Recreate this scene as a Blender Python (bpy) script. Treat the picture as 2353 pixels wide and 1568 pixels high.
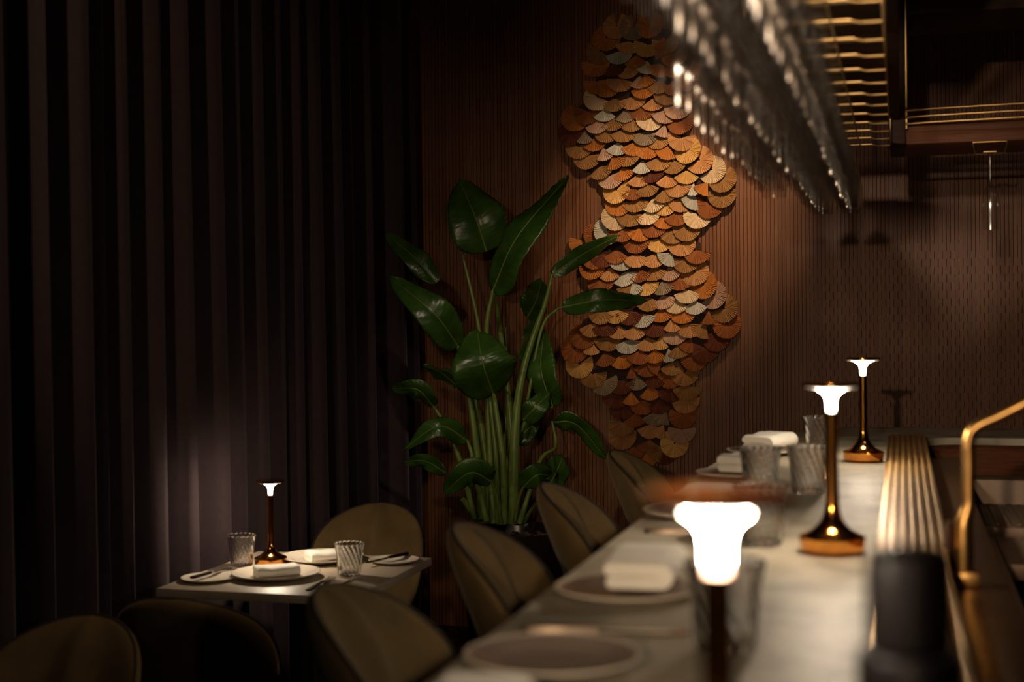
import bpy, bmesh, math, random
from mathutils import Vector, Matrix
random.seed(7)
for o in list(bpy.data.objects):
    bpy.data.objects.remove(o)
scene = bpy.context.scene
COL = scene.collection
PI = math.pi
R = math.radians

# ---------------------------------------------------------------- camera, world, lights, exposure
cam_data = bpy.data.cameras.new('camera')
cam = bpy.data.objects.new('camera', cam_data)
COL.objects.link(cam)
cam_data.sensor_width = 36.0
cam_data.lens = 50.0
cam_data.shift_y = -47.0 / 2353.0
cam_data.clip_start = 0.05
cam_data.dof.use_dof = True
cam_data.dof.focus_distance = 6.3
cam_data.dof.aperture_fstop = 2.8
cam.matrix_world = (Matrix.Translation((0, 0, 1.525)) @ Matrix.Rotation(R(15.3), 4, 'Z')
                    @ Matrix.Rotation(R(90), 4, 'X') @ Matrix.Rotation(-0.008, 4, 'Z'))
scene.camera = cam

world = bpy.data.worlds.new('world')
scene.world = world
world.use_nodes = True
world.node_tree.nodes['Background'].inputs[0].default_value = (0.9, 0.6, 0.45, 1)
world.node_tree.nodes['Background'].inputs[1].default_value = 0.0004

vs = scene.view_settings
vs.view_transform = 'Standard'
vs.look = 'None'
vs.gamma = 1.0
vs.use_curve_mapping = False
vs.exposure = 0.0
scene.cycles.transparent_max_bounces = 96
scene.cycles.max_bounces = 16
scene.cycles.transmission_bounces = 12


def spot(name, loc, target, power, angle, blend, radius, color):
    d = bpy.data.lights.new(name, 'SPOT')
    d.energy = power
    d.spot_size = R(angle)
    d.spot_blend = blend
    d.shadow_soft_size = radius
    d.color = color
    o = bpy.data.objects.new(name, d)
    COL.objects.link(o)
    o.location = loc
    o.rotation_euler = (Vector(target) - Vector(loc)).to_track_quat('-Z', 'Y').to_euler()
    return o


WARM = (1.0, 0.72, 0.46)
# spots outside the view; some are added to brighten one area each
spot('sculpture_spot', (-0.40, 5.0, 3.24), (-0.98, 6.65, 2.08), 215, 37, 1.0, 0.03, WARM)
spot('room_spot', (-0.25, -1.3, 1.85), (-0.15, 6.6, 1.60), 215, 32, 0.7, 0.022, WARM)
spot('added_glass_spot', (-0.30, -1.5, 2.15), (-0.05, 4.0, 2.03), 560, 9.5, 0.9, 0.06, (1.0, 0.80, 0.60))  # added for glints on the hanging glasses, not a fixture of the room
spot('plant_spot', (-1.0, 3.9, 3.22), (-1.72, 5.9, 1.35), 40, 26, 0.9, 0.04, (1.0, 0.82, 0.6))
spot('added_sink_spot', (0.85, 2.6, 3.22), (0.45, 3.4, 0.95), 30, 44, 0.9, 0.05, WARM)  # added downlight that lifts the dark sink area
spot('added_chair_spot', (-1.1, 3.0, 3.22), (-1.85, 3.15, 0.8), 26, 34, 0.9, 0.05, WARM)  # added weak downlight, brightens the dining chairs
spot('added_curtain_spot', (-1.55, 0.7, 3.22), (-2.42, 4.7, 1.75), 72, 40, 0.9, 0.05, WARM)  # added grazing light, brings out the curtain folds

# ---------------------------------------------------------------- materials


def new_mat(name):
    m = bpy.data.materials.new(name)
    m.use_nodes = True
    nt = m.node_tree
    return m, nt, nt.nodes['Principled BSDF']


def mat(name, col, rough=0.5, metal=0.0, vary=0.15, scale=12.0, stretch=(1, 1, 1), bump=0.0, bscale=None,
        sheen=0.0, sheen_tint=None, spec=0.5, detail=4.0):
    m, nt, b = new_mat(name)
    tc = nt.nodes.new('ShaderNodeTexCoord')
    mp = nt.nodes.new('ShaderNodeMapping')
    mp.inputs['Scale'].default_value = stretch
    nz = nt.nodes.new('ShaderNodeTexNoise')
    nz.inputs['Scale'].default_value = scale
    nz.inputs['Detail'].default_value = detail
    rp = nt.nodes.new('ShaderNodeValToRGB')
    lo = [max(0, c * (1 - vary)) for c in col]
    hi = [min(1, c * (1 + vary)) for c in col]
    rp.color_ramp.elements[0].color = (*lo, 1)
    rp.color_ramp.elements[1].color = (*hi, 1)
    rp.color_ramp.elements[0].position = 0.3
    rp.color_ramp.elements[1].position = 0.7
    nt.links.new(tc.outputs['Object'], mp.inputs[0])
    nt.links.new(mp.outputs[0], nz.inputs['Vector'])
    nt.links.new(nz.outputs['Fac'], rp.inputs[0])
    nt.links.new(rp.outputs[0], b.inputs['Base Color'])
    b.inputs['Roughness'].default_value = rough
    b.inputs['Metallic'].default_value = metal
    b.inputs['Specular IOR Level'].default_value = spec
    if sheen:
        b.inputs['Sheen Weight'].default_value = sheen
        b.inputs['Sheen Roughness'].default_value = 0.4
        if sheen_tint:
            b.inputs['Sheen Tint'].default_value = (*sheen_tint, 1)
    if bump:
        bp = nt.nodes.new('ShaderNodeBump')
        bp.inputs['Strength'].default_value = bump
        bp.inputs['Distance'].default_value = 0.002
        src = nz
        if bscale:
            src = nt.nodes.new('ShaderNodeTexNoise')
            src.inputs['Scale'].default_value = bscale
            nt.links.new(mp.outputs[0], src.inputs['Vector'])
        nt.links.new(src.outputs['Fac'], bp.inputs['Height'])
        nt.links.new(bp.outputs[0], b.inputs['Normal'])
    return m


def slat_material():
    m, nt, b = new_mat('slat_wood')
    oi = nt.nodes.new('ShaderNodeObjectInfo')
    tc = nt.nodes.new('ShaderNodeTexCoord')
    mp = nt.nodes.new('ShaderNodeMapping')
    mp.inputs['Scale'].default_value = (60, 60, 3)
    nz = nt.nodes.new('ShaderNodeTexNoise')
    nz.inputs['Scale'].default_value = 3.0
    nz.inputs['Detail'].default_value = 5
    ad = nt.nodes.new('ShaderNodeMath')
    ad.operation = 'MULTIPLY_ADD'
    ad.inputs[1].default_value = 0.45
    rp = nt.nodes.new('ShaderNodeValToRGB')
    rp.color_ramp.elements[0].color = (0.105, 0.037, 0.014, 1)
    rp.color_ramp.elements[1].color = (0.190, 0.071, 0.027, 1)
    rp.color_ramp.elements[0].position = 0.2
    rp.color_ramp.elements[1].position = 0.95
    nt.links.new(tc.outputs['Object'], mp.inputs[0])
    nt.links.new(mp.outputs[0], nz.inputs['Vector'])
    nt.links.new(oi.outputs['Random'], ad.inputs[0])
    nt.links.new(nz.outputs['Fac'], ad.inputs[2])
    nt.links.new(ad.outputs[0], rp.inputs[0])
    nt.links.new(rp.outputs[0], b.inputs['Base Color'])
    b.inputs['Roughness'].default_value = 0.5
    b.inputs['Specular IOR Level'].default_value = 0.3
    return m


def fan_material():
    m, nt, b = new_mat('pleated_fan')
    oi = nt.nodes.new('ShaderNodeObjectInfo')
    tc = nt.nodes.new('ShaderNodeTexCoord')
    sp = nt.nodes.new('ShaderNodeSeparateXYZ')
    at = nt.nodes.new('ShaderNodeMath')
    at.operation = 'ARCTAN2'
    nt.links.new(tc.outputs['Object'], sp.inputs[0])
    nt.links.new(sp.outputs['X'], at.inputs[0])
    nt.links.new(sp.outputs['Z'], at.inputs[1])
    ml = nt.nodes.new('ShaderNodeMath')
    ml.operation = 'MULTIPLY'
    ml.inputs[1].default_value = 22.0
    nt.links.new(at.outputs[0], ml.inputs[0])
    ad = nt.nodes.new('ShaderNodeMath')
    ad.operation = 'MULTIPLY_ADD'
    ad.inputs[1].default_value = 97.0
    nt.links.new(oi.outputs['Random'], ad.inputs[0])
    nt.links.new(ml.outputs[0], ad.inputs[2])
    nz = nt.nodes.new('ShaderNodeTexNoise')
    nz.noise_dimensions = '1D'
    nz.inputs['Scale'].default_value = 1.6
    nz.inputs['Detail'].default_value = 5
    nt.links.new(ad.outputs[0], nz.inputs['W'])
    mr = nt.nodes.new('ShaderNodeMapRange')
    mr.inputs[1].default_value = 0.3
    mr.inputs[2].default_value = 0.7
    mr.inputs[3].default_value = 0.38
    mr.inputs[4].default_value = 1.35
    nt.links.new(nz.outputs['Fac'], mr.inputs[0])
    mx = nt.nodes.new('ShaderNodeVectorMath')
    mx.operation = 'SCALE'
    nt.links.new(oi.outputs['Color'], mx.inputs[0])
    nt.links.new(mr.outputs[0], mx.inputs['Scale'])
    nt.links.new(mx.outputs[0], b.inputs['Base Color'])
    b.inputs['Roughness'].default_value = 0.75
    b.inputs['Specular IOR Level'].default_value = 0.25
    return m


def stone_material(name, a, c, vein, rough):
    m, nt, b = new_mat(name)
    tc = nt.nodes.new('ShaderNodeTexCoord')
    n1 = nt.nodes.new('ShaderNodeTexNoise')
    n1.inputs['Scale'].default_value = 4.5
    n1.inputs['Detail'].default_value = 7
    n1.inputs['Distortion'].default_value = 1.2
    rp = nt.nodes.new('ShaderNodeValToRGB')
    rp.color_ramp.elements[0].color = (*a, 1)
    rp.color_ramp.elements[1].color = (*c, 1)
    rp.color_ramp.elements[0].position = 0.35
    rp.color_ramp.elements[1].position = 0.68
    e = rp.color_ramp.elements.new(0.52)
    e.color = (*vein, 1)
    nt.links.new(tc.outputs['Object'], n1.inputs['Vector'])
    nt.links.new(n1.outputs['Fac'], rp.inputs[0])
    nt.links.new(rp.outputs[0], b.inputs['Base Color'])
    b.inputs['Roughness'].default_value = rough
    return m


def glass_material(name, tint=(1, 1, 1), rough=0.0):
    m, nt, b = new_mat(name)
    nz = nt.nodes.new('ShaderNodeTexNoise')
    nz.inputs['Scale'].default_value = 20
    mr = nt.nodes.new('ShaderNodeMapRange')
    mr.inputs[3].default_value = rough
    mr.inputs[4].default_value = rough + 0.02
    nt.links.new(nz.outputs['Fac'], mr.inputs[0])
    nt.links.new(mr.outputs[0], b.inputs['Roughness'])
    b.inputs['Base Color'].default_value = (*tint, 1)
    b.inputs['Transmission Weight'].default_value = 1.0
    b.inputs['IOR'].default_value = 1.47
    return m


def thin_glass_material(name):
    m, nt, b = new_mat(name)
    out = nt.nodes['Material Output']
    nt.nodes.remove(b)
    lw = nt.nodes.new('ShaderNodeLayerWeight')
    pw = nt.nodes.new('ShaderNodeMath')
    pw.operation = 'POWER'
    pw.inputs[1].default_value = 4.0
    mr = nt.nodes.new('ShaderNodeMapRange')
    mr.inputs[3].default_value = 0.085
    mr.inputs[4].default_value = 0.6
    nz = nt.nodes.new('ShaderNodeTexNoise')
    nz.inputs['Scale'].default_value = 45
    bp = nt.nodes.new('ShaderNodeBump')
    bp.inputs['Strength'].default_value = 0.05
    bp.inputs['Distance'].default_value = 0.002
    tr = nt.nodes.new('ShaderNodeBsdfTransparent')
    tr.inputs[0].default_value = (0.995, 0.99, 0.985, 1)
    gl = nt.nodes.new('ShaderNodeBsdfGlossy')
    gl.inputs['Roughness'].default_value = 0.17
    mx = nt.nodes.new('ShaderNodeMixShader')
    nt.links.new(nz.outputs['Fac'], bp.inputs['Height'])
    nt.links.new(bp.outputs[0], gl.inputs['Normal'])
    nt.links.new(lw.outputs['Facing'], pw.inputs[0])
    nt.links.new(pw.outputs[0], mr.inputs[0])
    nt.links.new(mr.outputs[0], mx.inputs[0])
    nt.links.new(tr.outputs[0], mx.inputs[1])
    nt.links.new(gl.outputs[0], mx.inputs[2])
    nt.links.new(mx.outputs[0], out.inputs[0])
    return m


def glow_material(name, col, strength):
    m, nt, b = new_mat(name)
    b.inputs['Base Color'].default_value = (0.9, 0.9, 0.88, 1)
    b.inputs['Emission Color'].default_value = (*col, 1)
    b.inputs['Emission Strength'].default_value = strength
    return m


M = {}
M['slat'] = slat_material()
M['fan'] = fan_material()
M['wall_dark'] = mat('dark_wall_lining', (0.012, 0.008, 0.006), 0.8)
M['floor'] = mat('dark_floor_wood', (0.035, 0.018, 0.010), 0.45, scale=6, stretch=(1, 8, 1))
M['ceiling'] = mat('dark_ceiling_plaster', (0.02, 0.014, 0.011), 0.85)
M['curtain'] = mat('plum_velvet', (0.042, 0.024, 0.028), 0.9, vary=0.12, scale=40, sheen=0.25,
                   sheen_tint=(0.7, 0.55, 0.7), bump=0.2, bscale=500)
M['velvet'] = mat('olive_velvet', (0.130, 0.080, 0.026), 0.9, vary=0.25, scale=9, sheen=0.12,
                  sheen_tint=(0.9, 0.75, 0.5), bump=0.15, bscale=400)
M['piping'] = mat('dark_piping', (0.022, 0.014, 0.008), 0.8)
M['copper'] = mat('polished_copper', (0.80, 0.34, 0.075), 0.12, 1.0, vary=0.06)
M['brass'] = mat('satin_brass', (0.56, 0.36, 0.145), 0.40, 1.0, vary=0.1, scale=30, stretch=(20, 1, 20))
M['brass_old'] = mat('aged_brass', (0.45, 0.26, 0.09), 0.34, 1.0, vary=0.2, scale=30)
M['steel'] = mat('brushed_steel', (0.17, 0.115, 0.078), 0.5, 0.4, vary=0.12, scale=40, stretch=(1, 12, 12))
M['ledge'] = mat('brown_bronze_ledge', (0.30, 0.18, 0.09), 0.33, 1.0, vary=0.15, scale=20)
M['bar_wood'] = mat('dark_walnut', (0.035, 0.014, 0.007), 0.6, vary=0.35, scale=5, stretch=(1, 12, 12), spec=0.2)
M['bar_wood2'] = mat('red_walnut', (0.115, 0.042, 0.019), 0.5, vary=0.3, scale=5, stretch=(2, 12, 30), spec=0.1)
M['stone'] = stone_material('grey_quartzite', (0.23, 0.205, 0.15), (0.54, 0.49, 0.39), (0.41, 0.36, 0.27), 0.5)
M['table'] = mat('pale_table_stone', (0.56, 0.46, 0.34), 0.45, vary=0.08)
M['porcelain'] = mat('white_porcelain', (0.78, 0.69, 0.56), 0.16, vary=0.03)
M['porcelain_shaded'] = mat('shaded_porcelain', (0.30, 0.235, 0.195), 0.3, vary=0.08)  # plate interior with its shade and reflections put into the colour
M['linen'] = mat('white_linen', (0.88, 0.84, 0.76), 0.9, vary=0.04, bump=0.25, bscale=600, sheen=0.2)
M['cutlery'] = mat('polished_cutlery_steel', (0.62, 0.58, 0.54), 0.18, 1.0, vary=0.06)
M['cutlery_dark'] = mat('dark_cutlery_handle', (0.06, 0.045, 0.033), 0.28, 0.9, vary=0.1)
M['glass'] = glass_material('clear_glass')
M['thin_glass'] = thin_glass_material('thin_clear_glass')
M['acrylic'] = glass_material('clear_acrylic', (1, 1, 1), 0.02)
M['glow_rim'] = glow_material('led_diffuser_rim', (1.0, 0.86, 0.70), 1.2)
M['glow'] = glow_material('led_diffuser', (1.0, 0.82, 0.60), 470.0)
M['black'] = mat('matt_black_lacquer', (0.0022, 0.0016, 0.0016), 0.38, vary=0.2, spec=0.1)
M['iron'] = mat('black_iron', (0.015, 0.013, 0.012), 0.45, 0.6)
M['leaf'] = mat('glossy_green_leaf', (0.036, 0.090, 0.011), 0.30, vary=0.3, scale=14, spec=0.55)
M['rib'] = mat('pale_leaf_rib', (0.15, 0.20, 0.05), 0.4, vary=0.15)
M['stalk'] = mat('green_leaf_stalk', (0.125, 0.185, 0.034), 0.38, vary=0.3, scale=9, stretch=(6, 6, 1))
M['pot'] = mat('dark_glazed_pot', (0.020, 0.014, 0.011), 0.22, vary=0.2)
M['bark'] = mat('bark_mulch', (0.09, 0.055, 0.03), 0.9, vary=0.5, scale=60, bump=1.0)

# ---------------------------------------------------------------- helpers


def mesh(name, verts, faces, smooth=False, angle=None):
    me = bpy.data.meshes.new(name)
    me.from_pydata([tuple(v) for v in verts], [], faces)
    me.update()
    bm = bmesh.new()
    bm.from_mesh(me)
    bmesh.ops.recalc_face_normals(bm, faces=bm.faces)
    bm.to_mesh(me)
    bm.free()
    if smooth:
        for p in me.polygons:
            p.use_smooth = True
        if angle:
            me.set_sharp_from_angle(angle=R(angle))
    return me


def add(name, me, material, parent=None, loc=(0, 0, 0), rot=(0, 0, 0), scale=None):
    o = bpy.data.objects.new(name, me)
    COL.objects.link(o)
    if material is not None and len(me.materials) == 0:
        me.materials.append(M[material])
    o.location = loc
    o.rotation_euler = rot
    if scale:
        o.scale = scale
    if parent:
        o.parent = parent
    return o


def tag(o, label, cat, group=None):
    o['label'] = label
    o['category'] = cat
    if group:
        o['group'] = group
    return o


def thing(name, label, cat, loc=(0, 0, 0), rz=0.0, group=None):
    o = bpy.data.objects.new(name, None)
    o.empty_display_size = 0.05
    COL.objects.link(o)
    o.location = loc
    o.rotation_euler = (0, 0, rz)
    return tag(o, label, cat, group)


def structure(o):
    o['kind'] = 'structure'
    return o


def copy_thing(src, loc, rz=0.0, label=None, group=None):
    c = src.copy()
    COL.objects.link(c)
    c.location = loc
    c.rotation_euler = (0, 0, rz)
    if label:
        c['label'] = label
    if group:
        c['group'] = group
    for ch in list(src.children):
        k = ch.copy()
        COL.objects.link(k)
        k.parent = c
        for g in list(ch.children):
            q = g.copy()
            COL.objects.link(q)
            q.parent = k
    return c


BOXF = [(0, 1, 3, 2), (4, 6, 7, 5), (0, 4, 5, 1), (2, 3, 7, 6), (0, 2, 6, 4), (1, 5, 7, 3)]


def box_vf(x0, x1, y0, y1, z0, z1):
    v = [(x, y, z) for x in (x0, x1) for y in (y0, y1) for z in (z0, z1)]
    return v, BOXF


def box(name, x0, x1, y0, y1, z0, z1, bevel=0.0, seg=2):
    v, f = box_vf(x0, x1, y0, y1, z0, z1)
    me = mesh(name, v, f)
    if bevel:
        bm = bmesh.new()
        bm.from_mesh(me)
        bmesh.ops.bevel(bm, geom=list(bm.edges), offset=bevel, segments=seg, affect='EDGES', profile=0.5)
        bm.to_mesh(me)
        bm.free()
        for p in me.polygons:
            p.use_smooth = True
        me.set_sharp_from_angle(angle=R(40))
    return me


def lathe(name, prof, seg=40, angle=40, fn=None):
    """prof: list of (r, z); r = 0 closes on the axis. fn(r, z, a) -> r"""
    verts, faces, rings = [], [], []
    for r, z in prof:
        if r <= 1e-6:
            rings.append([len(verts)])
            verts.append((0, 0, z))
        else:
            ring = []
            for i in range(seg):
                a = 2 * PI * i / seg
                rr = fn(r, z, a) if fn else r
                ring.append(len(verts))
                verts.append((rr * math.cos(a), rr * math.sin(a), z))
            rings.append(ring)
    for A, B in zip(rings, rings[1:]):
        if len(A) == 1 and len(B) == 1:
            continue
        for i in range(seg):
            j = (i + 1) % seg
            if len(A) == 1:
                faces.append((A[0], B[i], B[j]))
            elif len(B) == 1:
                faces.append((A[i], A[j], B[0]))
            else:
                faces.append((A[i], A[j], B[j], B[i]))
    return mesh(name, verts, faces, True, angle)


def catmull(pts, n):
    P = [Vector(p) for p in pts]
    P = [P[0] * 2 - P[1]] + P + [P[-1] * 2 - P[-2]]
    out = []
    segs = len(P) - 3
    for k in range(n + 1):
        u = k / n * segs
        i = min(int(u), segs - 1)
        t = u - i
        a, b, c, d = P[i], P[i + 1], P[i + 2], P[i + 3]
        out.append(0.5 * ((2 * b) + (c - a) * t + (2 * a - 5 * b + 4 * c - d) * t * t + (3 * b - a - 3 * c + d) * t ** 3))
    return out


def tube(name, pts, radii, seg=10, cap=True, flat=1.0):
    """pts list of vectors, radii float or list"""
    pts = [Vector(p) for p in pts]
    n = len(pts)
    if not isinstance(radii, (list, tuple)):
        radii = [radii] * n
    verts, faces = [], []
    prev = None
    for i, p in enumerate(pts):
        t = (pts[min(i + 1, n - 1)] - pts[max(i - 1, 0)]).normalized()
        if prev is None:
            up = Vector((0, 0, 1)) if abs(t.z) < 0.9 else Vector((0, 1, 0))
            u = t.cross(up).normalized()
        else:
            u = (prev - t * prev.dot(t)).normalized()
        prev = u
        w = t.cross(u).normalized()
        for k in range(seg):
            a = 2 * PI * k / seg
            verts.append(p + (u * math.cos(a) + w * math.sin(a) * flat) * radii[i])
    for i in range(n - 1):
        for k in range(seg):
            j = (k + 1) % seg
            faces.append((i * seg + k, i * seg + j, (i + 1) * seg + j, (i + 1) * seg + k))
    if cap:
        faces.append(tuple(range(seg)))
        faces.append(tuple((n - 1) * seg + k for k in range(seg)))
    return mesh(name, verts, faces, True, 50)


def extrude_poly(name, outline, z0, z1, bevel=0.0):
    n = len(outline)
    v = [(x, y, z0) for x, y in outline] + [(x, y, z1) for x, y in outline]
    f = [tuple(range(n)), tuple(range(n, 2 * n))]
    for i in range(n):
        j = (i + 1) % n
        f.append((i, j, n + j, n + i))
    return mesh(name, v, f, True, 30)


# ---------------------------------------------------------------- the room
WALL_Y = 6.70
fl = structure(add('floor', box('floor', -2.6, 2.6, -2.2, 6.9, -0.05, 0.0), 'floor'))
ce = structure(add('ceiling', box('ceiling', -2.6, 2.6, -2.2, 6.9, 3.3, 3.35), 'ceiling'))
wb = structure(add('wall_back', box('wall_back', -2.6, 2.6, WALL_Y, WALL_Y + 0.2, 0.0, 3.3), 'wall_dark'))
wl = structure(add('wall_left', box('wall_left', -2.6, -2.5, -2.2, WALL_Y, 0.0, 3.3), 'wall_dark'))
wr = structure(add('wall_right', box('wall_right', 2.5, 2.6, -2.2, WALL_Y, 0.0, 3.3), 'wall_dark'))
PITCH = 0.01776
slat_me = box('slat', -0.0077, 0.0077, -0.012, 0.0, 0.02, 3.28)
n_slats = 190
slat_x = [-2.42 + i * PITCH for i in range(n_slats)]
for x in slat_x:
    add('slat', slat_me, 'slat', wb, (x, WALL_Y, 0))
# short spacers bridge the joints in a chequered band beside the bar
v, f = [], []
for i, x in enumerate(slat_x[:-1]):
    if -0.42 < x < 0.62:
        top = 1.86 - 0.25 * abs(x - 0.1)
        k = 0
        z = 0.9
        while z < top:
            if (i + k) % 2 == 0:
                vv, ff = box_vf(x + 0.0077, x + PITCH - 0.0077, WALL_Y - 0.0105, WALL_Y, z, z + 0.0345)
                f += [tuple(len(v) + q for q in t) for t in ff]
                v += vv
            z += 0.0355
            k += 1
o = add('joint_spacer', mesh('joint_spacer', v, f), 'slat', wb)
o['kind'] = 'stuff'

# ---------------------------------------------------------------- curtain
def curtain(name, ridges, y_end, seed, label):
    rnd = random.Random(seed)
    ys, xs, drift = [], [], []
    X0 = -2.49
    for a, b in zip(ridges, ridges[1:]):
        w = b - a
        amp = min(0.22, 0.10 + 0.60 * w) * rnd.uniform(0.85, 1.1)
        dr = rnd.uniform(-0.03, 0.01)
        for k in range(12):
            s = k / 12.0
            if s < 0.22:
                t = s / 0.22
                h = 1 - t * t * (3 - 2 * t)
            elif s < 0.40:
                h = 0.0
            else:
                t = (s - 0.40) / 0.60
                h = (t * t * (3 - 2 * t)) ** 0.8
            ys.append(a + w * s)
            xs.append(X0 + amp * h + 0.008 * math.sin(9 * s + seed))
            drift.append(dr)
    ys.append(ridges[-1])
    xs.append(X0 + 0.05)
    drift.append(0)
    nz = 10
    v, f = [], []
    n = len(ys)
    for j in range(nz + 1):
        z = 0.01 + 3.27 * j / nz
        g = (z / 3.28)
        for y, x, d in zip(ys, xs, drift):
            v.append((X0 + (x - X0) * (1.08 - 0.16 * g), y + d * g, z))
    for j in range(nz):
        for i in range(n - 1):
            f.append((j * n + i, j * n + i + 1, (j + 1) * n + i + 1, (j + 1) * n + i))
    me = mesh(name, v, f, True)
    o = add(name, me, 'curtain')
    md = o.modifiers.new('thickness', 'SOLIDIFY')
    md.thickness = 0.004
    return tag(o, label, 'curtain')


curtain('curtain', [2.45, 2.75, 3.02, 3.33, 3.425], 3.425, 3,
        'dark plum velvet curtain panel hanging beside the first dining chair back')
curtain('curtain', [3.47, 3.70, 3.80, 3.945, 4.15, 4.285, 4.535, 4.685, 4.89, 5.09, 5.27, 5.41, 5.635, 5.81, 6.06,
                    6.37, 6.56, 6.685], 6.685, 5,
        'wide dark plum velvet curtain in deep folds behind the small dining table')

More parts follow.
